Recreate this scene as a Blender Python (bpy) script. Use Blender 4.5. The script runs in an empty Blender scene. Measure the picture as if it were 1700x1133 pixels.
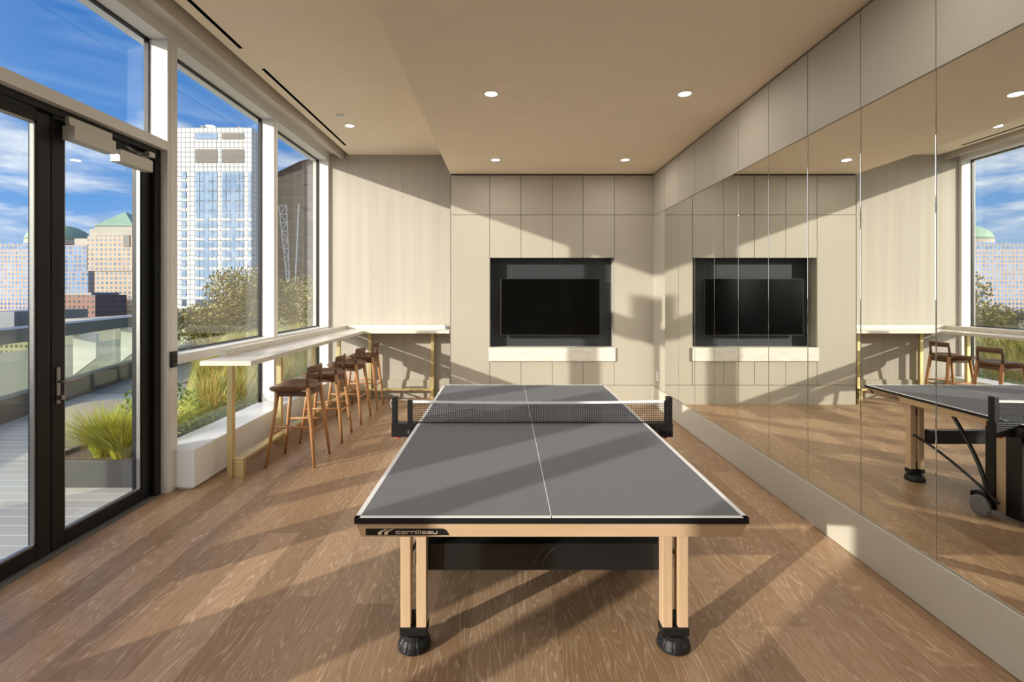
import bpy, math, random
from mathutils import Vector, Matrix
random.seed(7)
sc = bpy.context.scene
C = sc.collection
PI = math.pi

# ------------------------------------------------------------------ camera
cam_d = bpy.data.cameras.new('camera'); cam = bpy.data.objects.new('camera', cam_d); C.objects.link(cam)
cam.location = (0, 0, 1.63); cam.rotation_euler = (PI/2, 0, 0)
cam_d.sensor_width = 36; cam_d.lens = 810/1700*36
cam_d.shift_x = 12/1700; cam_d.shift_y = -79.5/1700
cam_d.clip_start = .05; cam_d.clip_end = 2000
sc.camera = cam
sc.view_settings.view_transform = 'Standard'; sc.view_settings.look = 'None'
sc.view_settings.gamma = 1; sc.view_settings.use_curve_mapping = False
sc.view_settings.exposure = 0.6
sc.cycles.max_bounces = 10; sc.cycles.diffuse_bounces = 6; sc.cycles.glossy_bounces = 6
sc.cycles.transparent_max_bounces = 16; sc.cycles.sample_clamp_indirect = 6

# ------------------------------------------------------------------ sun
SUN_E, LAMP_W, SKY = 3.8, 4.5, .76
sd = bpy.data.lights.new('sun', 'SUN'); sun = bpy.data.objects.new('sun', sd); C.objects.link(sun)
sd.energy = SUN_E; sd.angle = math.radians(.7); sd.color = (1, .92, .80)
sun.location = (-20, -16, 9)
sun.rotation_euler = Vector((1, .79, -.35)).to_track_quat('-Z', 'Y').to_euler()

# ------------------------------------------------------------------ node helper
class NT:
    def __init__(s, nt): s.nt = nt; s.n = nt.nodes; s.l = nt.links
    def put(s, sock, v):
        if v is None: return
        if isinstance(v, bpy.types.NodeSocket): s.l.new(v, sock)
        else:
            if isinstance(v, (tuple, list)) and len(v) == 3 and sock.type == 'RGBA': v = (*v, 1)
            sock.default_value = v
    def node(s, t, ins=None, **kw):
        n = s.n.new(t)
        for k, v in kw.items(): setattr(n, k, v)
        for k, v in (ins or {}).items(): s.put(n.inputs[k], v)
        return n
    def m(s, op, a, b=None, c=None, clamp=False):
        n = s.n.new('ShaderNodeMath'); n.operation = op; n.use_clamp = clamp
        s.put(n.inputs[0], a); s.put(n.inputs[1], b); s.put(n.inputs[2], c)
        return n.outputs[0]
    def mix(s, f, a, b, blend='MIX'):
        n = s.n.new('ShaderNodeMix'); n.data_type = 'RGBA'; n.blend_type = blend
        s.put(n.inputs['Factor'], f); s.put(n.inputs['A'], a); s.put(n.inputs['B'], b)
        return n.outputs['Result']
    def xyz(s, kind='Object'):
        t = s.n.new('ShaderNodeTexCoord'); p = s.node('ShaderNodeSeparateXYZ', {0: t.outputs[kind]})
        return t.outputs[kind], p.outputs[0], p.outputs[1], p.outputs[2]
    def comb(s, x=0, y=0, z=0): return s.node('ShaderNodeCombineXYZ', {0: x, 1: y, 2: z}).outputs[0]
    def noise(s, v, scale=1, detail=4, rough=.5, out='Fac', dist=0):
        n = s.node('ShaderNodeTexNoise', {'Vector': v, 'Scale': scale, 'Detail': detail, 'Roughness': rough, 'Distortion': dist})
        return n.outputs[out]
    def white(s, v): return s.node('ShaderNodeTexWhiteNoise', {'Vector': v}, noise_dimensions='3D').outputs['Value']
    def rng(s, v, a, b, c=0, d=1):
        return s.node('ShaderNodeMapRange', {'Value': v, 'From Min': a, 'From Max': b, 'To Min': c, 'To Max': d}).outputs[0]

# ------------------------------------------------------------------ sky
w = bpy.data.worlds.new('sky'); sc.world = w; w.use_nodes = True
W = NT(w.node_tree); W.n.clear()
gv, gx, gy, gz = W.xyz('Generated')
zc = W.m('MAXIMUM', gz, 0)
base = W.mix(W.rng(zc, 0, .16), (.36, .55, .84), (.10, .32, .74))
base = W.mix(W.rng(zc, .16, .42), base, (.018, .17, .54))
dn = W.m('ADD', zc, .16)
cv = W.comb(W.m('DIVIDE', gx, dn), W.m('DIVIDE', gy, dn), W.m('MULTIPLY', gz, 2.5))
cv2 = W.node('ShaderNodeVectorMath', {0: cv, 1: (3.7, 1.3, 5.1)}, operation='ADD').outputs[0]
c1 = W.noise(cv2, 1.5, 8, .55, dist=.3)
cov = W.rng(zc, .17, .34, .41, .66)
mask = W.m('MULTIPLY', W.m('SUBTRACT', c1, cov), 7, clamp=True)
c2 = W.noise(cv2, 2.6, 6, .6)
cloud = W.mix(W.rng(c2, .40, .6), (.27, .42, .70), (.86, .90, .98))
col = W.mix(W.m('MULTIPLY', mask, .9), base, cloud)
c3 = W.noise(W.comb(W.m('MULTIPLY', gx, 1.2), W.m('MULTIPLY', gy, 1.2), W.m('MULTIPLY', gz, 7)), 1.6, 5, .6, dist=.8)
col = W.mix(W.rng(c3, .5, .75, 0, .35), col, (.5, .66, .9))
col = W.mix(W.m('LESS_THAN', gz, -.01), col, (.22, .24, .26))
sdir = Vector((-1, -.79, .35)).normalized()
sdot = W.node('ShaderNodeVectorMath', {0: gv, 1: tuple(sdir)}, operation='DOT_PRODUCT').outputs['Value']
fill_glow = W.m('MULTIPLY', W.m('POWER', W.m('MAXIMUM', sdot, 0), 3.0), 5.0)  # sky brightened around the sun, out of view, as added fill for the room
fill_glow = W.m('MULTIPLY', fill_glow, W.m('GREATER_THAN', gz, -.01))
col = W.mix(1, col, W.node('ShaderNodeCombineColor', {0: fill_glow, 1: W.m('MULTIPLY', fill_glow, .92), 2: W.m('MULTIPLY', fill_glow, .78)}).outputs[0], 'ADD')
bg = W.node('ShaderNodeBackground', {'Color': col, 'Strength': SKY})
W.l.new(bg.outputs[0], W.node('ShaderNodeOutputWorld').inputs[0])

# ------------------------------------------------------------------ materials
def mat(name, color=(.8, .8, .8), rough=.5, metal=0, spec=.5, fn=None, bump=None, **kw):
    m = bpy.data.materials.new(name); m.use_nodes = True
    T = NT(m.node_tree); p = m.node_tree.nodes['Principled BSDF']
    T.put(p.inputs['Base Color'], color); p.inputs['Roughness'].default_value = rough
    p.inputs['Metallic'].default_value = metal; p.inputs['Specular IOR Level'].default_value = spec
    for k, v in kw.items(): T.put(p.inputs[k.replace('_', ' ')], v)
    if fn:
        r = fn(T, p)
    return m

def speckle(c, amp=.08, scale=60, sx=1, sy=1, sz=1, bumpd=0):
    def f(T, p):
        v, x, y, z = T.xyz()
        n = T.noise(T.comb(T.m('MULTIPLY', x, sx), T.m('MULTIPLY', y, sy), T.m('MULTIPLY', z, sz)), scale, 5, .6)
        k = T.rng(n, .3, .7, 1-amp, 1+amp)
        T.put(p.inputs['Base Color'], T.mix(1, c, T.node('ShaderNodeCombineColor', {0: k, 1: k, 2: k}).outputs[0], 'MULTIPLY'))
        if bumpd:
            b = T.node('ShaderNodeBump', {'Height': n, 'Distance': bumpd, 'Strength': .5}); T.l.new(b.outputs[0], p.inputs['Normal'])
    return f

def fabric(c, a1=.05, a2=.03, streak=0):
    def f(T, p):
        v, x, y, z = T.xyz()
        u = T.m('ADD', x, y)
        h = T.noise(T.comb(T.m('MULTIPLY', u, 30), 0, T.m('MULTIPLY', z, 400)), 1, 2, .5)
        g = T.noise(T.comb(T.m('MULTIPLY', u, 400), 0, T.m('MULTIPLY', z, 30)), 1, 2, .5)
        k = T.m('ADD', T.rng(h, .3, .7, 1-a1, 1+a1), T.rng(g, .3, .7, -a2, a2))
        if streak:
            s1 = T.noise(T.comb(T.m('MULTIPLY', u, 9), 0, T.m('MULTIPLY', z, .25)), 1, 4, .6)
            k = T.m('MULTIPLY', k, T.rng(s1, .3, .7, 1-streak, 1+streak))
        T.put(p.inputs['Base Color'], T.mix(1, c, T.node('ShaderNodeCombineColor', {0: k, 1: k, 2: k}).outputs[0], 'MULTIPLY'))
    return f

def oak_floor(T, p):
    v, x, y, z = T.xyz()
    u = T.m('DIVIDE', T.m('ADD', x, 10.21), .205)
    iu = T.m('FLOOR', u); fu = T.m('SUBTRACT', u, iu)
    off = T.m('MULTIPLY', T.white(T.comb(iu, 3, 1)), 2.6)
    q = T.m('DIVIDE', T.m('ADD', y, T.m('ADD', off, 20)), 2.3)
    iq = T.m('FLOOR', q); fq = T.m('SUBTRACT', q, iq)
    r1 = T.white(T.comb(iu, iq, 5)); r2 = T.white(T.comb(iu, iq, 9))
    # grain
    gv = T.comb(T.m('ADD', T.m('MULTIPLY', x, 6), T.m('MULTIPLY', r1, 40)), T.m('ADD', T.m('MULTIPLY', y, .55), T.m('MULTIPLY', r2, 30)), 0)
    n = T.noise(gv, 1, 3, .45, dist=.25)
    rings = T.m('FRACT', T.m('MULTIPLY', n, 30))
    line = T.rng(T.m('ABSOLUTE', T.m('SUBTRACT', rings, .5)), .04, .17, 1, 0)
    fine = T.noise(T.comb(T.m('MULTIPLY', x, 220), T.m('MULTIPLY', y, 9), 0), 1, 3, .6)
    col = T.mix(r1, (.255, .15, .078), (.41, .258, .15))
    col = T.mix(T.rng(r2, .7, 1, 0, .35), col, (.29, .17, .09))
    brk = T.noise(T.comb(T.m('MULTIPLY', x, 60), T.m('MULTIPLY', y, 14), 2), 1, 2)
    col = T.mix(T.m('MULTIPLY', T.m('MULTIPLY', line, T.rng(brk, .35, .55, .1, 1)), T.rng(r1, .2, .8, .35, .62)), col, (.70, .55, .41))
    col = T.mix(T.rng(fine, .50, .74, 0, .42), col, (.56, .41, .28))
    col = T.mix(T.rng(fine, .25, .42, .18, 0), col, (.17, .09, .05))
    gap = T.m('MAXIMUM', T.m('LESS_THAN', fu, .012), T.m('LESS_THAN', fq, .0012))
    col = T.mix(T.m('MULTIPLY', gap, .5), col, (.62, .50, .38))
    T.put(p.inputs['Base Color'], col)
    T.put(p.inputs['Roughness'], T.rng(fine, .3, .7, .34, .46))
    b = T.node('ShaderNodeBump', {'Height': T.m('SUBTRACT', T.m('MULTIPLY', fine, .3), gap), 'Distance': .0006, 'Strength': .5}); T.l.new(b.outputs[0], p.inputs['Normal'])

def wood(c1, c2, ax='z', sc_=1):
    def f(T, p):
        v, x, y, z = T.xyz()
        k = {'x': (3, 60, 60), 'y': (60, 3, 60), 'z': (60, 60, 3)}[ax]
        n = T.noise(T.comb(T.m('MULTIPLY', x, k[0]*sc_), T.m('MULTIPLY', y, k[1]*sc_), T.m('MULTIPLY', z, k[2]*sc_)), 1, 4, .6, dist=.6)
        T.put(p.inputs['Base Color'], T.mix(T.rng(n, .3, .7), c1, c2))
    return f

def deck(T, p):
    v, x, y, z = T.xyz()
    u = T.m('DIVIDE', T.m('ADD', y, 50), .14); iu = T.m('FLOOR', u); fu = T.m('SUBTRACT', u, iu)
    r = T.white(T.comb(iu, T.m('FLOOR', T.m('ADD', T.m('DIVIDE', x, 1.9), T.m('MULTIPLY', iu, .37))), 1))
    n = T.noise(T.comb(T.m('MULTIPLY', x, 3), T.m('MULTIPLY', y, 90), 0), 1, 4, .6)
    col = T.mix(r, (.50, .47, .44), (.60, .57, .53)); col = T.mix(T.rng(n, .35, .7, 0, .35), col, (.42, .39, .36))
    col = T.mix(T.m('LESS_THAN', fu, .06), col, (.85, .85, .82))
    T.put(p.inputs['Base Color'], col)

def facade(wall, glass, px, pz, fx, fz, ox=0, oz=0, rough=.12, var=.4):
    def f(T, p):
        v, x, y, z = T.xyz()
        g = T.n.new('ShaderNodeNewGeometry'); s = T.node('ShaderNodeSeparateXYZ', {0: g.outputs['Normal']})
        side = T.m('GREATER_THAN', T.m('ABSOLUTE', s.outputs[0]), .5)
        u = T.m('ADD', T.m('MULTIPLY', side, y), T.m('MULTIPLY', T.m('SUBTRACT', 1, side), x))
        a = T.m('DIVIDE', T.m('ADD', u, 500+ox), px); b = T.m('DIVIDE', T.m('ADD', z, 500+oz), pz)
        fa = T.m('FRACT', a); fb = T.m('FRACT', b)
        k = T.m('MULTIPLY', T.m('LESS_THAN', fa, fx), T.m('LESS_THAN', fb, fz))
        k = T.m('MULTIPLY', k, T.m('LESS_THAN', T.m('ABSOLUTE', s.outputs[2]), .5))
        r = T.white(T.comb(T.m('FLOOR', a), T.m('FLOOR', b), 1))
        gl = T.mix(T.m('MULTIPLY', r, var), glass, tuple(min(1, c*2.4+.04) for c in glass))
        T.put(p.inputs['Base Color'], T.mix(k, wall, gl))
        T.put(p.inputs['Roughness'], T.m('ADD', T.m('MULTIPLY', T.m('SUBTRACT', 1, k), .6), rough))
        T.put(p.inputs['Metallic'], T.m('MULTIPLY', k, .15)); p.inputs['Specular IOR Level'].default_value = .3
    return f

def glass_mat(name, tint=(1, 1, 1), mult=1.8):
    m = bpy.data.materials.new(name); m.use_nodes = True; T = NT(m.node_tree); T.n.clear()
    ge = T.n.new('ShaderNodeNewGeometry')
    dt = T.node('ShaderNodeVectorMath', {0: ge.outputs['Incoming'], 1: ge.outputs['Normal']}, operation='DOT_PRODUCT').outputs['Value']
    f = T.m('MULTIPLY', T.m('ADD', .04, T.m('MULTIPLY', .96, T.m('POWER', T.m('SUBTRACT', 1, T.m('ABSOLUTE', dt)), 5))), mult/1.8, clamp=True)
    a = T.node('ShaderNodeBsdfTransparent', {'Color': tint}); b = T.node('ShaderNodeBsdfGlossy', {'Color': (1, 1, 1), 'Roughness': 0})
    mx = T.node('ShaderNodeMixShader', {0: f, 1: a.outputs[0], 2: b.outputs[0]})
    T.l.new(mx.outputs[0], T.node('ShaderNodeOutputMaterial').inputs[0])
    return m

M = {}
M['floor'] = mat('oak_planks', fn=oak_floor, rough=.4, spec=.5)
M['panel'] = mat('beige_panel', fn=fabric((.41, .378, .318)), rough=.6, spec=.3)
M['paper'] = mat('striped_wallcovering', fn=fabric((.44, .405, .355), .06, .05, .07), rough=.7, spec=.2)
M['basep'] = mat('beige_base', fn=fabric((.56, .525, .45), .02, .01), rough=.55, spec=.3)
M['ceil'] = mat('ceiling_plaster', fn=speckle((.93, .82, .655), .02, 3), rough=.9, spec=.1)
M['white'] = mat('white_frame', (.74, .735, .72), .4)
M['plinth'] = mat('white_laminate', (.86, .875, .90), .35)
M['fascia'] = mat('warm_grey_paint', (.56, .52, .46), .5)
M['gap'] = mat('dark_gap', (.02, .018, .016), .9)
M['black'] = mat('black_frame', (.009, .0095, .011), .4, spec=.3)
M['slot'] = mat('diffuser_black', (.004, .004, .004), .9, spec=0)
M['silver'] = mat('brushed_aluminium', fn=speckle((.33, .33, .32), .06, 40, 1, .05, 1), rough=.38, metal=.8)
M['grey'] = mat('silver_grey_cover', (.55, .54, .50), .45, metal=.2)
M['glass'] = glass_mat('window_glass', (.97, .985, .98))
M['rail_glass'] = glass_mat('balustrade_glass', (.78, .82, .74), 1.0)
M['mirror'] = mat('mirror', (.86, .865, .83), .0, metal=1)
M['niche'] = mat('dark_woven_fabric', fn=speckle((.030, .034, .040), .5, 120, .4, 1, 3), rough=.7)
M['stone'] = mat('pale_stone', fn=speckle((.66, .63, .58), .10, 6, 1, 1, 4), rough=.5)
M['counter'] = mat('counter_stone', fn=speckle((.68, .645, .58), .06, 8, 4, 1, 1), rough=.35)
M['brass'] = mat('satin_brass', (.78, .65, .34), .38, metal=.75)
M['screen'] = mat('tv_screen', (.002, .002, .002), .15, spec=.25)
M['tvb'] = mat('tv_bezel', (.02, .02, .022), .35)
M['slate'] = mat('table_slate', fn=speckle((.168, .174, .192), .04, 300), rough=.7, spec=.04)
M['line'] = mat('white_line', (.75, .75, .77), .45)
M['maple'] = mat('maple', fn=wood((.62, .44, .285), (.55, .38, .235), 'z'), rough=.45)
M['maplex'] = mat('maple_apron', fn=wood((.62, .44, .285), (.55, .38, .235), 'x'), rough=.45)
M['mapley'] = mat('maple_side_apron', fn=wood((.62, .44, .285), (.55, .38, .235), 'y'), rough=.45)
M['blk'] = mat('black_plastic', (.010, .010, .011), .45, spec=.35)
M['blkm'] = mat('black_steel', (.012, .012, .013), .3)
M['rubber'] = mat('grey_rubber', (.16, .16, .17), .6)
M['red'] = mat('red_plastic', (.75, .05, .02), .4)
M['net'] = mat('net_thread', (.012, .012, .013), .8)
M['tape'] = mat('white_tape', (.78, .78, .82), .7)
M['logo'] = mat('logo_print', (.74, .62, .50), .5)
M['logod'] = mat('dark_print', (.10, .06, .05), .5)
M['logol'] = mat('pale_brown_print', (.17, .10, .07), .5)
M['walnut'] = mat('walnut_seat', fn=wood((.20, .09, .04), (.10, .045, .024), 'x', .5), rough=.32)
M['walnutl'] = mat('walnut_leg', fn=wood((.50, .26, .115), (.38, .18, .075), 'z', .6), rough=.38)
M['walnutb'] = mat('walnut_back', fn=wood((.17, .08, .04), (.10, .048, .027), 'y', .6), rough=.36)
M['deck'] = mat('deck_boards', fn=deck, rough=.6)
M['planter'] = mat('dark_grey_planter', (.075, .075, .08), .5)
M['soil'] = mat('soil', fn=speckle((.16, .11, .07), .4, 30), rough=.9)
M['boulder'] = mat('tan_concrete', fn=speckle((.33, .28, .215), .1, 3), rough=.7)
M['rail'] = mat('dark_rail', (.13, .145, .165), .4)
M['fin'] = mat('white_fin', (.80, .80, .75), .5)
M['ground'] = mat('city_ground', fn=speckle((.20, .20, .18), .3, .05), rough=.9)
def leafm(name, a, b):
    def f(T, p):
        v, x, y, z = T.xyz()
        n = T.noise(v, 7, 3, .6)
        T.put(p.inputs['Base Color'], T.mix(T.rng(n, .35, .65), a, b))
    return mat(name, fn=f, rough=.6, spec=.2)
M['grassy'] = leafm('yellow_green_grass', (.60, .54, .07), (.36, .44, .06))
M['grassg'] = leafm('golden_grass', (.46, .30, .07), (.30, .36, .08))
M['leafg'] = leafm('green_leaves', (.16, .27, .05), (.07, .15, .03))
M['leafo'] = leafm('olive_leaves', (.31, .25, .07), (.19, .165, .05))
M['bark'] = mat('bark', (.13, .09, .06), .8)
M['lawn'] = mat('lawn', fn=speckle((.30, .30, .09), .3, 5), rough=.9)
M['gravel'] = mat('grey_stone_edge', fn=speckle((.33, .31, .28), .25, 25), rough=.9)
M['stoneout'] = mat('building_stone', fn=speckle((.36, .33, .28), .1, .3), rough=.8)
M['copper'] = mat('green_copper', fn=speckle((.20, .31, .22), .1, .2, 1, 1, 3), rough=.6)
M['lamp'] = mat('lamp_lens', (1, .9, .7), .5, Emission_Color=(1, .86, .62), Emission_Strength=9.0)
M['plastic'] = mat('white_plastic', (.8, .79, .76), .4)

# ------------------------------------------------------------------ mesh builder
class MB:
    def __init__(s): s.v = []; s.f = []
    def add(s, vs, fs):
        o = len(s.v); s.v += [tuple(v) for v in vs]; s.f += [tuple(i+o for i in f) for f in fs]; return s
    def box(s, x0, x1, y0, y1, z0, z1):
        return s.add([(x0,y0,z0),(x1,y0,z0),(x1,y1,z0),(x0,y1,z0),(x0,y0,z1),(x1,y0,z1),(x1,y1,z1),(x0,y1,z1)],
                     [(0,3,2,1),(4,5,6,7),(0,1,5,4),(1,2,6,5),(2,3,7,6),(3,0,4,7)])
    def prism(s, poly, a, b, ax='y'):     # poly in the other two axes, extruded a..b
        n = len(poly); k = {'x': lambda p, t: (t, p[0], p[1]), 'y': lambda p, t: (p[0], t, p[1]), 'z': lambda p, t: (p[0], p[1], t)}[ax]
        vs = [k(p, a) for p in poly]+[k(p, b) for p in poly]
        return s.add(vs, [tuple(range(n)), tuple(range(2*n-1, n-1, -1))]+[(i, i+n, (i+1) % n+n, (i+1) % n) for i in range(n)])
    def tube(s, pts, rad, seg=12, sq=None):
        pts = [Vector(p) for p in pts]; n = len(pts)
        if not isinstance(rad, (list, tuple)): rad = [rad]*n
        vs = []; up = None
        for i, p in enumerate(pts):
            d = (pts[min(i+1, n-1)]-pts[max(i-1, 0)]).normalized()
            if up is None: up = Vector((0, 0, 1)) if abs(d.z) < .9 else Vector((0, 1, 0))
            a = d.cross(up).normalized(); b = a.cross(d).normalized(); up = b
            for j in range(seg):
                t = 2*PI*j/seg+(PI/4 if sq else 0); rr = rad[i]
                if isinstance(rr, tuple): vs.append(p+a*math.cos(t)*rr[0]+b*math.sin(t)*rr[1])
                else: vs.append(p+(a*math.cos(t)+b*math.sin(t))*rr)
        fs = [(i*seg+j, i*seg+(j+1) % seg, (i+1)*seg+(j+1) % seg, (i+1)*seg+j) for i in range(n-1) for j in range(seg)]
        fs += [tuple(range(seg-1, -1, -1)), tuple((n-1)*seg+j for j in range(seg))]
        return s.add(vs, fs)
    def lathe(s, prof, c=(0, 0, 0), seg=32, ax='z'):
        vs = []
        for r, z in prof:
            for j in range(seg):
                t = 2*PI*j/seg; q = (math.cos(t)*r, math.sin(t)*r, z)
                if ax == 'x': q = (q[2], q[0], q[1])
                if ax == 'y': q = (q[0], q[2], q[1])
                vs.append((c[0]+q[0], c[1]+q[1], c[2]+q[2]))
        n = len(prof)
        fs = [(i*seg+j, i*seg+(j+1) % seg, (i+1)*seg+(j+1) % seg, (i+1)*seg+j) for i in range(n-1) for j in range(seg)]
        fs += [tuple(range(seg-1, -1, -1)), tuple((n-1)*seg+j for j in range(seg))]
        return s.add(vs, fs)
    def loft(s, rings):
        n = len(rings[0]); vs = [v for r in rings for v in r]
        fs = [(i*n+j, i*n+(j+1) % n, (i+1)*n+(j+1) % n, (i+1)*n+j) for i in range(len(rings)-1) for j in range(n)]
        fs += [tuple(range(n-1, -1, -1)), tuple((len(rings)-1)*n+j for j in range(n))]
        return s.add(vs, fs)
    def build(s, name, m, parent=None, bevel=0, smooth=False):
        me = bpy.data.meshes.new(name)
        off = parent_loc(parent) if parent is not None else Vector((0, 0, 0))
        me.from_pydata([(v[0]-off.x, v[1]-off.y, v[2]-off.z) for v in s.v], [], s.f); me.update()
        o = bpy.data.objects.new(name, me); C.objects.link(o)
        me.materials.append(M[m] if isinstance(m, str) else m)
        if parent is not None: o.parent = parent
        import bmesh
        b = bmesh.new(); b.from_mesh(me); bmesh.ops.recalc_face_normals(b, faces=b.faces); b.to_mesh(me); b.free()
        if smooth: me.shade_smooth() if hasattr(me, 'shade_smooth') else None
        if bevel:
            md = o.modifiers.new('bevel', 'BEVEL'); md.width = bevel; md.segments = 2; md.limit_method = 'ANGLE'; md.angle_limit = math.radians(40)
        return o
def parent_loc(p):
    v = Vector((0, 0, 0))
    while p is not None: v += Vector(p.location); p = p.parent
    return v
def tag(o, label=None, cat=None, group=None, kind=None):
    if label: o['label'] = label
    if cat: o['category'] = cat
    if group: o['group'] = group
    if kind: o['kind'] = kind
    return o
def thing(name, loc, label, cat, group=None, rz=0):
    o = bpy.data.objects.new(name, None); C.objects.link(o); o.location = loc; o.rotation_euler = (0, 0, rz); o.empty_display_size = .1
    return tag(o, label, cat, group)
def struct(name, mb, m, parent=None, bevel=0, label=None, **k):
    o = mb.build(name, m, parent, bevel, **k)
    if parent is None: o['kind'] = 'structure'; o['category'] = name.split('_')[0]; o['label'] = label or name.replace('_', ' ')
    return o
def copy_tree(o, parent=None):
    c = o.copy(); C.objects.link(c); c.parent = parent
    for ch in list(o.children): copy_tree(ch, c)
    return c
B = lambda *a: MB().box(*a)

# ------------------------------------------------------------------ dimensions of the room
XL, XG, XR = -2.74, -2.905, 2.179
YC, YB, YN = 7.146, 7.62, -4.0          # panelled wall, back wall behind the counter, wall behind the camera
ZR, ZL, ZH = 3.377, 3.794, 3.70         # low ceiling, high ceiling, window head
XS = -.80                               # left side of the panelled wall, ceiling step

struct('floor', B(-2.80, XR+.1, YN, YB+.1, -.12, 0), 'floor', label='wide oak plank floor with a limed grain')
c_ = MB().box(XS, XR+.1, YN, YC+.2, ZR, ZR+.7)
struct('ceiling', c_, 'ceil', label='lower beige ceiling over the table tennis table')
c_ = MB().box(-2.44, XS, YN, YB+.1, ZL, ZL+.28)
struct('ceiling_raised', c_, 'ceil', label='higher beige ceiling beside the windows')
f_ = MB().box(-2.56, -2.515, YN, YB, 3.724, 4.0)
struct('trim_1', f_, 'fascia', label='hanging fascia board along the window head')
f_ = MB().box(-3.02, -2.56, YN, YB+.1, 3.80, 4.07).box(-2.56, -2.44, YN, YB+.1, 3.98, 4.07)
struct('trim_2', f_, 'fascia', label='grey soffit above the windows')
f_ = MB().box(-3.02, XL, YN, YB, ZH, 3.80)
struct('trim_3', f_, 'white', label='white window head rail')
# back wall behind the counter
struct('wall_back', B(-2.994, XS+.3, YB, YB+.15, -.1, 4.1), 'paper', label='back wall with a vertically streaked beige wallcovering')
struct('baseboard_back', B(XL+.17, XS, YB-.02, YB, 0, .28), 'panel', label='low beige base board below the streaked wall')
# wall behind the camera
struct('wall_front', B(-3.02, XR+.1, YN-.15, YN, -.1, 4.1), 'panel', label='plain beige wall behind the camera')
# panelled media wall
mw = MB().box(XS, XR+.1, YC+.42, YC+.50, 0, ZR).box(XS+.012, -.2205, YC+.02, YC+.42, 0, ZR).box(1.606, XR+.1, YC+.02, YC+.42, 0, ZR)
mw.box(-.2205, 1.606, YC+.02, YC+.42, 2.16, ZR).box(-.2205, 1.606, YC+.02, YC+.42, 0, .63)
wm = struct('wall_media', mw, 'gap', label='panelled beige wall around the television niche')
cx = [XS, -.2205, .238, .697, 1.147, 1.606, XR]
g = .003
def panel(x0, x1, z0, z1, nm='wall_panel'):
    B(x0+g, x1-g, YC, YC+.02, z0+g, z1-g).build(nm, 'panel', wm, .0015)
for i in range(6):
    panel(cx[i], cx[i+1], 2.777, ZR-.018)
    if 0 < i < 5:
        panel(cx[i], cx[i+1], 2.146, 2.777); panel(cx[i], cx[i+1], .28, .633)
    else: panel(cx[i], cx[i+1], .28, 2.777)
B(XS, XR, YC, YC+.02, 0, .28-g).build('base_panel', 'panel', wm)
B(XS, XS+.012, YC, YB, 0, ZR).build('side_panel', 'panel', wm)
B(-.2235, -.2205+.0, YC+.02, YC+.22, .84, 2.146).build('niche_side', 'panel', wm)
B(-.2205, -.2165, YC+.004, YC+.20, .84, 2.146).build('niche_side', 'panel', wm)
B(1.602, 1.606, YC+.004, YC+.20, .84, 2.146).build('niche_side', 'panel', wm)
B(-.2205, 1.606, YC+.20, YC+.215, .836, 2.16).build('niche_back', 'niche', wm)
B(-.2205, 1.606, YC+.004, YC+.20, 2.146, 2.16).build('niche_top', 'niche', wm)
# right wall
rw = struct('wall_right', B(XR+.012, XR+.15, YN, YC+.4, 0, ZR), 'gap', label='right wall with mirrors below beige panels')
js = [2.462+.5215*n for n in range(-8, 9)]+[YC]
for i in range(len(js)-1):
    B(XR-.004, XR+.012, js[i]+g, js[i+1]-g, 2.764, ZR-.018).build('wall_panel', 'panel', rw, .0015)
B(XR-.004, XR+.012, js[-2]+g, YC, .277, 2.758).build('wall_panel', 'panel', rw, .0015)
struct('baseboard_right', B(XR-.018, XR+.012, YN, YC, 0.004, .272), 'basep', label='tall beige base board below the mirrors')
B(XR-.004, XR+.012, YN, js[5], .277, 2.758).build('wall_panel', 'panel', rw)
B(XR+.010, XR+.0122, js[5], js[-2], .274, 2.762).build('mirror_backing', 'grey', rw)
for i in range(5, len(js)-2):
    o = B(XR-.002, XR+.010, js[i]+.0025, js[i+1]-.0025, .277, 2.760).build('mirror_panel', 'mirror', None, .002)
    if i < 7: lab = 'tall frameless mirror panel past the right edge of the photo, %s one beyond it' % ('second' if i == 5 else 'first')
    else:
        j = i-7; nv = len(js)-2-7
        names = ['nearest to the camera', 'second from the camera', 'third from the camera', 'fourth from the camera', 'fifth from the camera']
        far = ['closest to the far corner', 'second from the far corner', 'third from the far corner', 'fourth from the far corner', 'fifth from the far corner']
        lab = 'tall frameless mirror panel on the right wall, '+(names[j] if j < nv-5 or j < 4 else far[nv-1-j])
    tag(o, lab, 'mirror', 'mirror panels along the right wall')

# ------------------------------------------------------------------ window wall
def mullion(y0, y1, z0=0, n=0):
    b = MB().box(XG-.022, XL, y0, y1, z0, ZH)
    b.box(XL-.02, XL+.003, y0+.028, y1, z0, ZH)
    struct('trim_%d' % n, b, 'white', bevel=.002, label='white window mullion')
mullion(3.965, 4.08, 0, 4); mullion(5.795, 5.887, 0, 5); mullion(7.575, YB, 0, 6); mullion(2.07, 2.185, 0, 7); mullion(.70, .80, 0, 8); mullion(-1.12, -1.00, 0, 9)
# lower left wall behind the camera
struct('wall_left', B(XG-.022, XL, YN, -1.12, 0, ZH), 'panel', label='beige stretch of wall on the window side behind the camera')
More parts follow.
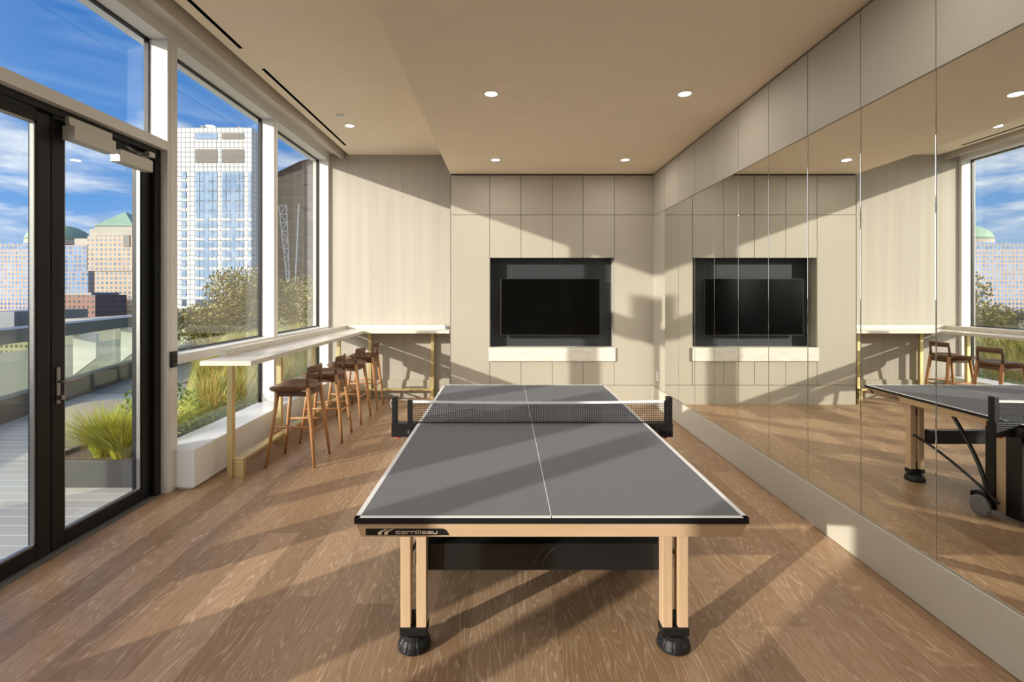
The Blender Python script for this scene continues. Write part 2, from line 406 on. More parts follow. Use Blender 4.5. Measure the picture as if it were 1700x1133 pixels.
# windows
def window(n, y0, y1, z0, z1, label, rail=None, cap=True):
    m_ = B(XG-.004, XG+.004, y0, y1, z0, z1)
    o = struct('window_%d' % n, m_, 'glass', label=label)
    t = .012
    fb = MB().box(XG-.02, XG+.018, y0, y0+t, z0, z1).box(XG-.02, XG+.018, y1-t, y1, z0, z1).box(XG-.02, XG+.018, y0, y1, z1-t, z1).box(XG-.02, XG+.018, y0, y1, z0, z0+t)
    fb.build('gasket', 'black', o)
    return o
window(1, 2.185, 3.965, 2.866, ZH, 'transom glass above the black double door')
struct('trim_10', B(XG-.022, XL, 2.185, 3.965, 2.79, 2.866), 'white', bevel=.002, label='white transom beam above the door')
for n, (a, b) in enumerate(((4.08, 5.795), (5.887, 7.575))):
    window(2+2*n, a, b, 1.118, ZH, ['tall glass pane above the counter, nearer the door', 'tall glass pane above the counter at the far corner'][n])
    window(3+2*n, a, b, .32, 1.03, ['low glass pane below the window rail, nearer the door', 'low glass pane below the window rail at the far corner'][n])
    struct('trim_%d' % (11+n), B(XG-.022, XL, a, b, 1.033, 1.112), 'white', bevel=.002, label='white horizontal window rail')
window(6, .80, 2.07, .1, ZH, 'glass pane beside the door behind the camera')
window(7, -1.00, .70, .1, ZH, 'glass pane behind the camera')
struct('trim_13', B(XG-.022, XL, -1.00, 2.07, 0, .1), 'white', label='white window sill behind the camera')
pl = MB().box(XG-.022, -2.57, 4.04, YB-.021, .02, .333).box(XG-.022, -2.60, 4.06, YB-.021, 0, .02)
struct('trim_14', pl, 'plinth', bevel=.003, label='white boxed plinth below the windows')
# threshold
th = MB().box(-2.98, -2.775, 2.185, 3.965, -.03, .004)
for i in range(7): th.box(-2.90+.016*i, -2.892+.016*i, 2.185, 3.965, .004, .008)
struct('trim_15', th, 'silver', label='ribbed metal door threshold')
struct('trim_16', B(-3.0, XL, YN, 2.185, -.12, .0), 'silver', label='metal strip along the glass behind the camera')
# double door
dz1 = 2.79
fr = MB().box(-2.98, -2.795, 3.90, 3.965, 0, dz1).box(-2.98, -2.795, 2.185, 2.25, 0, dz1).box(-2.98, -2.795, 2.25, 3.90, 2.745, dz1)
fr.box(-2.90, -2.845, 3.045-.03, 3.045+.03, .01, 2.745)
d0 = struct('door_1', fr, 'black', bevel=.002, label='black metal frame of the glazed double door')
def leaf(y0, y1, name):
    s_ = .09
    b = MB().box(-2.885, -2.83, y0, y0+s_, .012, 2.735).box(-2.885, -2.83, y1-s_, y1, .012, 2.735)
    b.box(-2.885, -2.83, y0+s_, y1-s_, .012, .10).box(-2.885, -2.83, y0+s_, y1-s_, 2.67, 2.735)
    o = b.build(name, 'black', d0, .003)
    B(-2.872, -2.866, y0+s_, y1-s_, .10, 2.67).build('glass_pane', 'glass', o)
    t = .012
    q = MB()
    for (a, c, e, f) in ((y0+s_, y0+s_+t, .10, 2.67), (y1-s_-t, y1-s_, .10, 2.67), (y0+s_, y1-s_, .10, .10+t), (y0+s_, y1-s_, 2.67-t, 2.67)):
        q.box(-2.864, -2.838, a, c, e, f)
    q.build('glazing_bead', 'silver', o)
    return o
l1 = leaf(2.255, 3.042, 'door_leaf'); l2 = leaf(3.048, 3.895, 'door_leaf')
h = MB().box(-2.83, -2.822, 3.075, 3.10, .93, 1.16); h.build('handle_plate', 'silver', l2, .002)
h = MB().tube([(-2.826, 3.087, 1.07), (-2.775, 3.087, 1.07), (-2.772, 3.10, 1.07), (-2.772, 3.20, 1.07)], .009); h.build('lever_handle', 'silver', l2, smooth=True)
h = MB().box(-2.825, -2.79, 3.075, 3.10, .955, .985); h.build('lock_turn', 'silver', l2, .003)
# closers
t = thing('door_closer', (-2.79, 3.25, 2.66), 'wide silver door operator box over the meeting of the two door leaves', 'door closer')
B(-2.795, -2.765, 3.10, 3.44, 2.70, 2.755).build('mounting_plate', 'grey', t, .003)
B(-2.795, -2.715, 3.08, 3.41, 2.60, 2.69).build('cover', 'grey', t, .004)
t = thing('door_closer', (-2.79, 3.65, 2.62), 'narrower silver door closer with an arm near the door hinge side', 'door closer')
B(-2.80, -2.725, 3.46, 3.78, 2.565, 2.655).build('cover', 'grey', t, .004)
MB().tube([(-2.76, 3.52, 2.665), (-2.765, 3.74, 2.70), (-2.77, 3.82, 2.715)], .008).build('arm', 'blkm', t)
MB().tube([(-2.76, 3.56, 2.70), (-2.765, 3.80, 2.665)], .006).build('arm', 'silver', t)
B(-2.79, -2.75, 3.78, 3.84, 2.69, 2.73).build('shoe', 'grey', t, .004)
# reader
t = thing('card_reader', (XL+.005, 4.03, 1.08), 'small black card reader on the white mullion beside the door', 'card reader')
B(XL+.003, XL+.022, 3.985, 4.055, 1.02, 1.15).build('reader_body', 'blk', t, .004)
B(XL+.022, XL+.0235, 3.998, 4.042, 1.04, 1.05).build('status_strip', 'rubber', t)
t = thing('power_outlet', (XR-.004, 6.95, .45), 'white outlet plate low on the right wall near the far corner', 'outlet')
B(XR-.012, XR-.005, 6.905, 6.985, .38, .51).build('cover_plate', 'plastic', t, .002)
B(XR-.0135, XR-.012, 6.93, 6.96, .40, .435).build('socket', 'grey', t); B(XR-.0135, XR-.012, 6.93, 6.96, .455, .49).build('socket', 'grey', t)

# ------------------------------------------------------------------ ceiling fittings
def downlight(x, y, z, label, light=True):
    t = thing('downlight', (x, y, z), label, 'ceiling light', 'recessed ceiling spots')
    MB().lathe([(.050, -.001), (.056, -.006), (.066, -.006), (.068, -.0005), (.050, -.0005)], (x, y, z)).build('trim_ring', 'plastic', t)
    MB().lathe([(.0, -.003), (.050, -.003), (.050, -.0012), (0, -.0012)], (x, y, z)).build('lens', 'lamp', t)
    if light:
        ld = bpy.data.lights.new('downlight_lamp', 'AREA'); ld.shape = 'DISK'; ld.size = .10; ld.energy = LAMP_W; ld.color = (1, .93, .84)
        lo = bpy.data.objects.new('lamp', ld); C.objects.link(lo); lo.parent = t; lo.location = (0, 0, -.008)
rows = {6.385: 'farthest row', 4.27: 'middle row', 2.15: 'row above the table front', .03: 'row above the camera', -2.1: 'row behind the camera'}
for y, rn in rows.items():
    downlight(-.12, y, ZR, 'round recessed spot in the lower ceiling, %s, left one' % rn)
    downlight(1.575, y, ZR, 'round recessed spot in the lower ceiling, %s, right one' % rn)
downlight(-2.005, 6.30, ZL, 'round recessed spot in the higher ceiling beside the windows')
downlight(-2.005, .03, ZL, 'round recessed spot in the higher ceiling beyond the photo, beside the door')
t = thing('smoke_detector', (-2.0, 5.93, ZL), 'small white round detector in the higher ceiling beside the black slot', 'smoke detector')
MB().lathe([(.0, -.022), (.03, -.022), (.045, -.014), (.050, -.001), (0, -.001)], (-2.0, 5.93, ZL)).build('housing', 'plastic', t, smooth=True)
MB().lathe([(.0, -.028), (.014, -.026), (.016, -.0221), (0, -.0221)], (-2.0, 5.93, ZL)).build('sensor', 'plastic', t, smooth=True)
for (a, b, l) in ((4.70, 7.13, 'long black slot air diffuser in the higher ceiling, farther one'), (1.9, 4.31, 'long black slot air diffuser in the higher ceiling, nearer the camera')):
    tag(MB().box(-2.345, -2.312, a, b, ZL-.0025, ZL-.0005).build('slot_diffuser', 'slot'), l, 'air diffuser', 'slot diffusers')

# ------------------------------------------------------------------ television and shelf
t = thing('television', (.673, YC+.2, 1.425), 'large black flat screen television in the dark niche', 'television')
B(-.06, 1.406, YC+.06, YC+.10, 1.005, 1.845).build('housing', 'tvb', t, .004)
B(-.052, 1.398, YC+.0585, YC+.06, 1.018, 1.837).build('screen', 'screen', t)
B(.3, 1.05, YC+.10, YC+.198, 1.2, 1.65).build('wall_bracket', 'blkm', t)
t = B(-.2305, 1.616, YC-.03, YC+.198, .636, .834).build('niche_shelf', 'stone', None, .003)
tag(t, 'pale stone ledge below the television niche', 'shelf')

# ------------------------------------------------------------------ counter
XF = -2.07; XK = -2.49; ZC = 1.075
t = thing('bar_counter', (-2.28, 5.6, 0), 'L shaped pale stone bar counter on brass legs along the windows', 'counter')
top = MB().prism([(XK, 3.98), (XF, 3.98), (XF, 7.18), (-.815, 7.18), (-.815, YB-.002), (XK, YB-.002)], ZC-.04, ZC, 'z')
top.build('counter_top', 'counter', t, .003)
up = MB().prism([(XK-.01, 4.28), (XK+.04, 4.28), (XK+.04, YB-.07), (-.93, YB-.07), (-.93, YB-.004), (XK-.01, YB-.004)], ZC, ZC+.058, 'z')
up.build('upstand', 'counter', t, .002)
def cleg(x, y): B(x-.025, x+.025, y-.025, y+.025, 0, ZC-.04).build('leg', 'brass', t, .002)
for y in (4.34, 5.28, 6.22, 7.16): cleg(-2.435, y)
for x in (-2.09, -1.12): cleg(x, 7.565)
fr_ = MB().box(-2.41, -2.32, 4.33, 7.44, .138, .162).box(-2.41, -2.32, 4.33, 4.38, 0, .138)
for y in (5.28, 6.22, 7.16): fr_.box(-2.41, -2.36, y-.025, y+.025, 0, .138)
fr_.box(-2.41, -1.095, 7.45, 7.54, .138, .162)
for x in (-2.09, -1.12): fr_.box(x-.025, x+.025, 7.50, 7.54, 0, .138)
fr_.build('foot_rail', 'brass', t, .002)
t = thing('desk_power_outlet', (-.9, 7.55, ZC), 'grey flip up power outlet at the right end of the back counter', 'outlet')
B(-.925, -.85, 7.50, 7.60, ZC+.0005, ZC+.045).build('housing', 'grey', t, .003)
B(-.915, -.86, 7.4985, 7.50, ZC+.01, ZC+.036).build('socket', 'rubber', t)

# ------------------------------------------------------------------ stools
def make_stool():
    t = thing('bar_stool', (0, 0, 0), 'x', 'bar stool', 'wooden bar stools along the window counter')
    # seat: rounded saddle
    rings = []; N = 40
    for (zz, k) in ((.700, .80), (.706, .93), (.718, 1.0), (.732, 1.0), (.742, .96), (.744, .84), (.738, .5), (.735, .15)):
        r = []
        for j in range(N):
            a = 2*PI*j/N; ca, sa = math.cos(a), math.sin(a); e = 2/3.0
            X = .212*math.copysign(abs(ca)**e, ca)*k-.025; Y = .225*math.copysign(abs(sa)**e, sa)*k*(1-.10*ca)
            r.append((X, Y, zz+.018*(abs(Y)/.22)**2*(1 if zz > .71 else .5)+(.004*ca)))
        rings.append(r)
    MB().loft(rings).build('seat', 'walnut', t, smooth=True)
    for s in (-1, 1):
        MB().tube([(-.225, s*.20, 0), (-.175, s*.165, .40), (-.14, s*.145, .705)], [.0125, .018, .0185], 14).build('leg', 'walnutl', t, smooth=True)
        l = MB().tube([(.225, s*.20, 0), (.19, s*.172, .35), (.155, s*.156, .66), (.145, s*.155, .74)], [.0125, .019, .0225, .020], 14)
        l.build('leg', 'walnutl', t, smooth=True)
        MB().tube([(.145, s*.155, .72), (.142, s*.158, .80), (.148, s*.155, .87), (.158, s*.148, .915)], [.0195, .0145, .0135, .013], 12).build('back_post', 'walnutb', t, smooth=True)
    pts = []; rd = []
    for i in range(15):
        u = -1+2*i/14; pts.append((.150+.045*(1-u*u), u*.162, .905)); rd.append((.011, .034 if abs(u) < .98 else .026))
    MB().tube(pts, rd, 12).build('backrest', 'walnutb', t, smooth=True)
    a = MB().box(-.155, .15, -.152, -.132, .655, .702).box(-.155, .15, .132, .152, .655, .702).box(-.15, -.13, -.14, .14, .655, .702).box(.135, .155, -.14, .14, .655, .702)
    a.build('seat_frame', 'walnutb', t, .004)
    for s in (-1, 1): MB().tube([(-.178, s*.168, .37), (0, s*.170, .372), (.188, s*.172, .37)], [.010, .0125, .010], 10).build('rung', 'walnutl', t, smooth=True)
    MB().tube([(-.185, -.17, .30), (-.185, 0, .30), (-.185, .17, .30)], [.010, .0135, .010], 10).build('rung', 'walnutl', t, smooth=True)
    MB().tube([(.190, -.17, .33), (.190, 0, .33), (.190, .17, .33)], [.010, .0125, .010], 10).build('rung', 'walnutl', t, smooth=True)
    return t
st = make_stool()
labs = ['walnut bar stool at the window counter, nearest to the camera', 'walnut bar stool at the window counter, second from the camera',
        'walnut bar stool at the window counter, third from the camera', 'walnut bar stool at the window counter, farthest one near the back wall']
for i, (y, r) in enumerate(((4.745, .0), (5.48, .05), (6.25, -.03), (6.96, .04))):
    o = st if i == 0 else copy_tree(st)
    o.location = (-2.0, y, 0); o.rotation_euler = (0, 0, r); o['label'] = labs[i]

# ------------------------------------------------------------------ table tennis table
TX, TY = .181, 3.254; HW, HL = .7625, 1.37
T0 = thing('table_tennis_table', (TX, TY, 0), 'slate grey table tennis table with a maple frame on the oak floor', 'table tennis table')
T0.rotation_euler = (0, 0, 0)
zt = .76
for (a, b) in ((TY-HL, TY-.003), (TY+.003, TY+HL)):
    o = B(TX-HW, TX+HW, a, b, zt-.022, zt).build('table_top', 'blk', T0)
    q = MB().box(TX-HW+.001, TX+HW-.001, a+.001, b-.001, zt, zt+.0008); q.build('playing_surface', 'slate', o)
    q = MB(); zz = (zt+.0008, zt+.0014)
    q.box(TX-HW, TX-HW+.02, a, b, *zz).box(TX+HW-.02, TX+HW, a, b, *zz).box(TX-.0015, TX+.0015, a, b, *zz)
    if a < TY-1: q.box(TX-HW, TX+HW, a, a+.02, *zz)
    else: q.box(TX-HW, TX+HW, b-.02, b, *zz)
    q.build('line_marking', 'line', o)
# apron
za, zb = zt-.023, zt-.077
for s in (-1, 1):
    e = TY+s*(HL-.006)
    ap = MB().loft([[(TX-HW+.004, e, za), (TX+HW-.004, e, za), (TX+HW-.004, e-s*.022, za), (TX-HW+.004, e-s*.022, za)],
                    [(TX-HW+.023, e-s*.004, zb), (TX+HW-.023, e-s*.004, zb), (TX+HW-.023, e-s*.026, zb), (TX-HW+.023, e-s*.026, zb)]])
    ap.build('end_apron', 'maplex', T0, .0015)
    x = TX+s*(HW-.006)
    for (a, b) in ((TY-HL+.030, TY-.02), (TY+.02, TY+HL-.030)):
        MB().loft([[(x, a-.02, za), (x, b+.02 if b > TY+1 else b, za), (x-s*.022, b, za), (x-s*.022, a, za)],
                   [(x-s*.022, a-.018, zb), (x-s*.022, b+.018 if b > TY+1 else b, zb), (x-s*.044, b, zb), (x-s*.044, a, zb)]]).build('side_apron', 'mapley', T0, .0015)
# lettering made of strokes
GL = {
 'c': (1.0, [[(1, 1), (.12, 1), (0, .85), (0, .15), (.12, 0), (1, 0)]]),
 'o': (1.0, [[(.12, 0), (.88, 0), (1, .15), (1, .85), (.88, 1), (.12, 1), (0, .85), (0, .15), (.12, 0)]]),
 'r': (.75, [[(0, 0), (0, .85), (.12, 1), (.8, 1)]]),
 'n': (1.0, [[(0, 0), (0, .85), (.12, 1), (.88, 1), (1, .85), (1, 0)]]),
 'i': (0.05, [[(0, 0), (0, 1)], [(0, 1.3), (0, 1.4)]]),
 'l': (0.05, [[(0, 0), (0, 1.4)]]),
 'e': (1.0, [[(.1, .5), (1, .5), (1, .85), (.88, 1), (.12, 1), (0, .85), (0, .15), (.12, 0), (1, 0)]]),
 'a': (1.0, [[(.1, 1), (.88, 1), (1, .85), (1, 0), (.12, 0), (0, .12), (0, .4), (.12, .52), (1, .52)]]),
 'u': (1.0, [[(0, 1), (0, .15), (.12, 0), (.88, 0), (1, .15), (1, 1)]]),
 'W': (1.5, [[(0, 1), (0, .15), (.12, 0), (1.38, 0), (1.5, .15), (1.5, 1)], [(.75, 1), (.75, 0)]]),
 'O': (1.0, [[(.12, 0), (.88, 0), (1, .15), (1, .85), (.88, 1), (.12, 1), (0, .85), (0, .15), (.12, 0)]]),
 'D': (1.0, [[(0, 0), (.85, 0), (1, .15), (1, .85), (.85, 1), (0, 1), (0, 0)]]),
 '8': (.9, [[(0, .5), (0, 1), (.9, 1), (.9, 0), (0, 0), (0, .5), (.9, .5)]]),
 '5': (.9, [[(.9, 1), (0, 1), (0, .52), (.9, .52), (.9, 0), (0, 0)]]),
 '0': (.9, [[(0, 0), (.9, 0), (.9, 1), (0, 1), (0, 0)]]),
}
def strokes(mb, lines, w_, f, d=.0006):
    for ln in lines:
        P = [Vector(p) for p in ln]
        for i in range(len(P)-1):
            a, b = P[i], P[i+1]; dv = b-a
            if dv.length < 1e-9: continue
            dv.normalize(); nv = Vector((-dv.y, dv.x))*w_/2; a2 = a-dv*w_*.5; b2 = b+dv*w_*.5
            q = [a2-nv, b2-nv, b2+nv, a2+nv]
            mb.add([f(p.x, p.y, 0) for p in q]+[f(p.x, p.y, d) for p in q], [(0, 1, 2, 3), (7, 6, 5, 4), (0, 4, 5, 1), (1, 5, 6, 2), (2, 6, 7, 3), (3, 7, 4, 0)])
def text(s_, x0, z0, h_, ww, w_, f, sp=.38):
    mb = MB(); x = x0
    for ch in s_:
        adv, ls = GL[ch]
        strokes(mb, [[(x+p[0]*h_*ww, z0+p[1]*h_) for p in l] for l in ls], w_, f)
        x += (adv*ww+sp)*h_
    return mb, x
ye = TY-HL+.006
fe = lambda x, z, d: (x, ye+.0005-.002*0-d-.0008+(za-z)/(za-zb)*.004, z)       # on the near end apron
pm = MB()
poly = [(-.357, .7165), (-.060, .7165), (-.045, .710), (-.034, .690), (-.357, .690)]
x_off = TX-.357
pp = [(TX-.720, .717), (TX-.720+.300, .717), (TX-.720+.312, .711), (TX-.720+.325, .690), (TX-.720, .690)]
pm.add([fe(a, b, 0) for a, b in pp]+[fe(a, b, .0009) for a, b in pp], [(0, 1, 2, 3, 4), (9, 8, 7, 6, 5)]+[(i, i+5, (i+1) % 5+5, (i+1) % 5) for i in range(5)])
o = pm.build('nameplate', 'blk', T0)
fe2 = lambda x, z, d: fe(x, z, d+.0010)
xb = TX-.720
tm, _ = text('cornilleau', xb+.118, .6975, .0085, 1.75, .0034, fe2, .72)
tm.build('lettering', 'logo', o)
lg = MB()
for dx in (0, .024):
    lf = []
    for i in range(8):
        u = i/7; lf.append((xb+.053+dx+.032*u**1.5+.0, .692+.0245*u, .010*math.sin(PI*min(1, .25+u*.75))))
    arr = []
    for (a, z, wd) in lf: arr.append([(a-.004+.004*0, z), (a+wd*.9+.002, z)])
    for i in range(7):
        q = [arr[i][0], arr[i][1], arr[i+1][1], arr[i+1][0]]
        lg.add([fe2(a-.012*(1-abs(2*((z-.692)/.0245)-1))*1, z, 0) for a, z in q]+[fe2(a-.012*(1-abs(2*((z-.692)/.0245)-1)), z, .0006) for a, z in q], [(0, 1, 2, 3), (7, 6, 5, 4), (0, 4, 5, 1), (2, 6, 7, 3)])
lg.build('chevron_mark', 'logo', o)
# side writing on the right side, far half
xs = TX+HW-.006
fs = lambda y, z, d: (xs-(za-z)/(za-zb)*.022+.0016+d, y, z)
o2 = None
yv = TY+HL-.375
tm, yv2 = text('850', yv, .695, .030, 1.1, .0075, fs, .39); tm.build('lettering', 'logod', T0)
tm, yv3 = text('WOOD', yv2+.004, .695, .030, .8, .005, fs, .3); tm.build('lettering', 'logol', T0)
pz = [(yv3+.004, .693), (yv3+.050, .693), (yv3+.064, .728), (yv3+.012, .728)]
pm = MB(); pm.add([fs(a, b, 0) for a, b in pz]+[fs(a, b, .0006) for a, b in pz], [(0, 1, 2, 3), (7, 6, 5, 4), (0, 4, 5, 1), (1, 5, 6, 2), (2, 6, 7, 3), (3, 7, 4, 0)])
pm.build('maker_mark', 'logod', T0)
# legs
for sx in (-1, 1):
    for sy in (-1, 1):
        lx, ly = TX+sx*.598, TY+sy*1.0
        p = MB().box(lx-.059, lx-.013, ly-.028, ly+.028, .10, zt-.024).box(lx+.013, lx+.059, ly-.028, ly+.028, .10, zt-.024)
        lo = p.build('leg', 'maple', T0, .003)
        B(lx-.013, lx+.013, ly-.006, ly+.014, .10, .16).build('spacer', 'blk', lo); B(lx-.013, lx+.013, ly-.002, ly+.018, .56, .62).build('spacer', 'blk', lo)
        MB().box(lx-.063, lx+.063, ly-.034, ly+.034, .066, .104).build('foot_cap', 'blk', lo, .004)
        prof = [(.0, .0), (.066, .0), (.074, .006), (.075, .016), (.070, .034), (.058, .052), (.042, .064), (0, .067)]
        nf = 80
        MB().loft([[(lx+math.cos(2*PI*j/nf)*max(r_, .002)*(1-(.045 if j % 8 == 0 and .01 < z_ < .06 else 0)), ly+math.sin(2*PI*j/nf)*max(r_, .002)*(1-(.045 if j % 8 == 0 and .01 < z_ < .06 else 0)), z_) for j in range(nf)] for r_, z_ in prof]).build('adjustable_foot', 'blk', lo)
for sy in (-1, 1):
    y = TY+sy*.955
    o = B(TX-.545, TX+.545, y-.012, y+.012, .33, .456).build('cross_panel', 'blkm', T0, .004)
    B(TX-.545, TX+.545, y-sy*.05, y-sy*.013, .44, .456).build('cross_panel_lip', 'blkm', T0)
    if sy < 0:
        mk = MB()
        for dx in (0, .045):
            pts = [(TX-.045+dx+.055*u*u, y-.0128, .352+.085*u) for u in [i/10 for i in range(11)]]
            mk.tube(pts, .0009, 5)
        mk.build('chevron_mark', 'rubber', o)
        B(TX-.60, TX-.545, y-.01, y+.01, .36, .43).build('cross_bracket', 'blkm', T0); B(TX+.545, TX+.60, y-.01, y+.01, .36, .43).build('cross_bracket', 'blkm', T0)
# casters, arms, centre frame
for sx in (-1, 1):
    for sy in (-1, 1):
        X = TX+sx*.655; Yc = TY+sy*.32
        lx, ly = TX+sx*.63, TY+sy*.98
        # arm from leg
        pts = []
        P0, P1, P2, P3 = Vector((lx, ly, .40)), Vector((lx, ly-sy*.22, .37)), Vector((X, Yc+sy*.12, .25)), Vector((X, Yc-sy*.10, .13))
        for i in range(15):
            u = i/14; pts.append(P0*(1-u)**3+P1*3*u*(1-u)**2+P2*3*u*u*(1-u)+P3*u**3)
        MB().tube(pts, .010, 10).build('curved_arm', 'blkm', T0, smooth=True)
        P0, P1, P2, P3 = Vector((X, Yc+sy*.28, zt-.06)), Vector((X, Yc+sy*.14, .52)), Vector((X, Yc+sy*.0, .34)), Vector((X, Yc-sy*.02, .15))
        pts = []
        for i in range(15):
            u = i/14; pts.append(P0*(1-u)**3+P1*3*u*(1-u)**2+P2*3*u*u*(1-u)+P3*u**3)
        MB().tube(pts, .014, 10).build('support_arm', 'blkm', T0, smooth=True)
        cs = MB().lathe([(.0, -.03), (.05, -.03), (.052, -.02), (.052, .02), (.05, .03), (0, .03)], (X, Yc, .095), 24, 'x').box(X-.028, X+.028, Yc-.03, Yc+.05, .10, .17)
        o = cs.build('caster', 'blk', T0, .003)
        MB().lathe([(.045, -.014), (.070, -.014), (.075, -.008), (.075, .008), (.070, .014), (.045, .014)], (X+sx*.036, Yc, .076), 32, 'x').build('wheel', 'rubber', o, smooth=True)
        MB().box(X-.008, X+.008, Yc+.04, Yc+.085, .13, .145).box(X-.02, X+.02, Yc+.08, Yc+.095, .115, .15).build('brake_lever', 'blk', o)
        xi = TX+sx*.54
        q = B(xi-.03, xi+.03, TY+sy*.333, TY+sy*.406, .03, zt-.06) if sy > 0 else B(xi-.03, xi+.03, TY-.406, TY-.333, .03, zt-.06)
        o = q.build('centre_post', 'blkm', T0, .003)
        a, b = sorted((TY+sy*.256, TY+sy*.333)); B(xi-.02, xi+.02, a, b, .04, zt-.06).build('centre_panel', 'maple', T0)
        a, b = sorted((TY+sy*.146, TY+sy*.256)); B(xi-.03, xi+.03, a, b, .03, zt-.06).build('centre_post', 'blkm', T0, .003)
B(TX-.5, TX+.5, TY-.2, TY+.2, .55, .60).build('centre_beam', 'blkm', T0, .004)
for sy in (-1, 1): B(TX-.52, TX+.52, TY+sy*.37-.02, TY+sy*.37+.02, .06, .11).build('floor_beam', 'blkm', T0, .004)

# ------------------------------------------------------------------ net
NX = .93
tn = thing('table_tennis_net', (TX, TY, .76), 'black mesh net with a white top tape clamped across the table', 'table tennis net')
nw0, nw1 = TX-.80, TX+.885
netw = MB(); th_ = .0013
def sag(x): u = (x-TX)/.85; return -.010*(1-min(1, u*u))
nv = int((nw1-nw0)/.0122)
for i in range(nv+1):
    x = nw0+i*.0122; netw.box(x-th_, x+th_, TY-.0006, TY+.0006, .772, .907+sag(x))
for i in range(11):
    z = .776+i*.0122
    xs_ = [nw0+(nw1-nw0)*k_/24 for k_ in range(25)]
    for a, b in zip(xs_[:-1], xs_[1:]):
        za_, zb_ = z+sag(a)*i/11, z+sag(b)*i/11
        netw.add([(a, TY-.0006, za_-th_), (b, TY-.0006, zb_-th_), (b, TY-.0006, zb_+th_), (a, TY-.0006, za_+th_), (a, TY+.0006, za_-th_), (b, TY+.0006, zb_-th_), (b, TY+.0006, zb_+th_), (a, TY+.0006, za_+th_)],
                 [(0, 1, 2, 3), (7, 6, 5, 4), (0, 4, 5, 1), (2, 6, 7, 3)])
netw.build('net_mesh', 'net', tn)
tp = MB()
xs_ = [nw0+(nw1-nw0)*k_/24 for k_ in range(25)]
for a, b in zip(xs_[:-1], xs_[1:]):
    za_, zb_ = .900+sag(a), .900+sag(b)
    tp.add([(a, TY-.003, za_), (b, TY-.003, zb_), (b, TY-.003, zb_+.016), (a, TY-.003, za_+.016), (a, TY+.003, za_), (b, TY+.003, zb_), (b, TY+.003, zb_+.016), (a, TY+.003, za_+.016)],
           [(0, 1, 2, 3), (7, 6, 5, 4), (0, 4, 5, 1), (2, 6, 7, 3)])
tp.build('top_tape', 'tape', tn)
B(nw0, nw1, TY-.003, TY+.003, .765, .771).build('bottom_tape', 'blk', tn)
B(nw0-.030, nw0+.004, TY-.006, TY+.006, .768, .918).build('end_sleeve', 'blk', tn, .003)
B(nw1-.004, nw1+.030, TY-.006, TY+.006, .768, .915).build('end_sleeve', 'blk', tn, .003)
for s in (-1, 1):
    xo = TX+s*NX
    B(min(xo, xo-s*.034), max(xo, xo-s*.034), TY-.022, TY+.022, .77, .940).build('net_post', 'blk', tn, .003)
    br = MB(); xa, xb_ = sorted((xo, TX+s*(HW+.004)))
    for i in range(7): br.box(xa, xb_, TY-.035, TY+.035, .679+i*.0133, .689+i*.0133)
    br.box(xa+.003, xb_-.003, TY-.031, TY+.031, .679, .770)
    o = br.build('net_bracket', 'blk', tn, .0015)
    MB().lathe([(0, 0), (.013, 0), (.016, .004), (.016, .011), (0, .011)], (xo-s*.045, TY-.01, .667), 20).build('adjusting_knob', 'red', o)
    MB().lathe([(0, -.02), (.024, -.02), (.030, -.012), (.030, .012), (.024, .02), (0, .02)], (TX+s*(HW+.035), TY-.055, .715), 24, 'x').build('clamp_knob', 'blk', o, smooth=True)
MB().tube([(TX-NX+.005, TY, .915), (TX-NX+.07, TY, .918), (nw0-.015, TY, .914)], .0015, 6).build('tension_cord', 'tape', tn)
MB().tube([(TX-NX-.002, TY-.01, .925), (TX-NX-.012, TY-.01, .90), (TX-NX-.002, TY-.01, .87)], .002, 6).build('cord_loop', 'tape', tn)

# ------------------------------------------------------------------ terrace
struct('ground_deck', B(-6.9, -2.985, -14, 4.9, -.14, -.03), 'deck', label='pale grey terrace deck boards').__setitem__('category', 'deck')
tb = B(-14, -6.0, 4.9, 40, -.14, -.035).box(-14, -2.99, 4.9, 9.0, -.14, -.04)
tb.box(-14, -6.9, -14, 4.9, -.14, -.03)
tb2 = MB().box(-6.9, -2.99, 4.9, 8.0, -.04, -.028)
struct('ground_terrace', tb, 'gravel', label='pale grey terrace floor beyond the deck').__setitem__('category', 'deck')
struct('ground_deck_far', tb2, 'deck', label='far stretch of pale terrace deck').__setitem__('category', 'deck')

# parapet
a = Vector((-6.0, 4.75, 0)); b = Vector((-7.95, 11.55, 0)); dv = (b-a).normalized(); nvv = Vector((dv.y, -dv.x, 0))
def along(mb, s0, s1, n0, n1, z0, z1):
    ps = [a+dv*s0+nvv*n0, a+dv*s1+nvv*n0, a+dv*s1+nvv*n1, a+dv*s0+nvv*n1]
    mb.add([(p.x, p.y, z0) for p in ps]+[(p.x, p.y, z1) for p in ps], [(0, 3, 2, 1), (4, 5, 6, 7), (0, 1, 5, 4), (1, 2, 6, 5), (2, 3, 7, 6), (3, 0, 4, 7)])
    return mb
t = thing('parapet_railing', (a.x, a.y, -.03), 'dark capped glass balustrade with white fins at the terrace edge', 'railing')
along(MB(), -2.4, 12, -.16, .16, .99, 1.17).box(-5.55, -5.22, -9, 2.55, .99, 1.17).build('cap_rail', 'rail', t)
along(MB(), -2.4, 12, -.12, .06, -.03, .28).box(-5.50, -5.28, -9, 2.50, -.03, .985).build('curb', 'planter', t)  # unseen stretch behind the camera added as solid, to shade the floor by the door
along(MB(), -2.4, 12, -.01, .0, .28, .99).build('glass_panel', 'rail_glass', t)
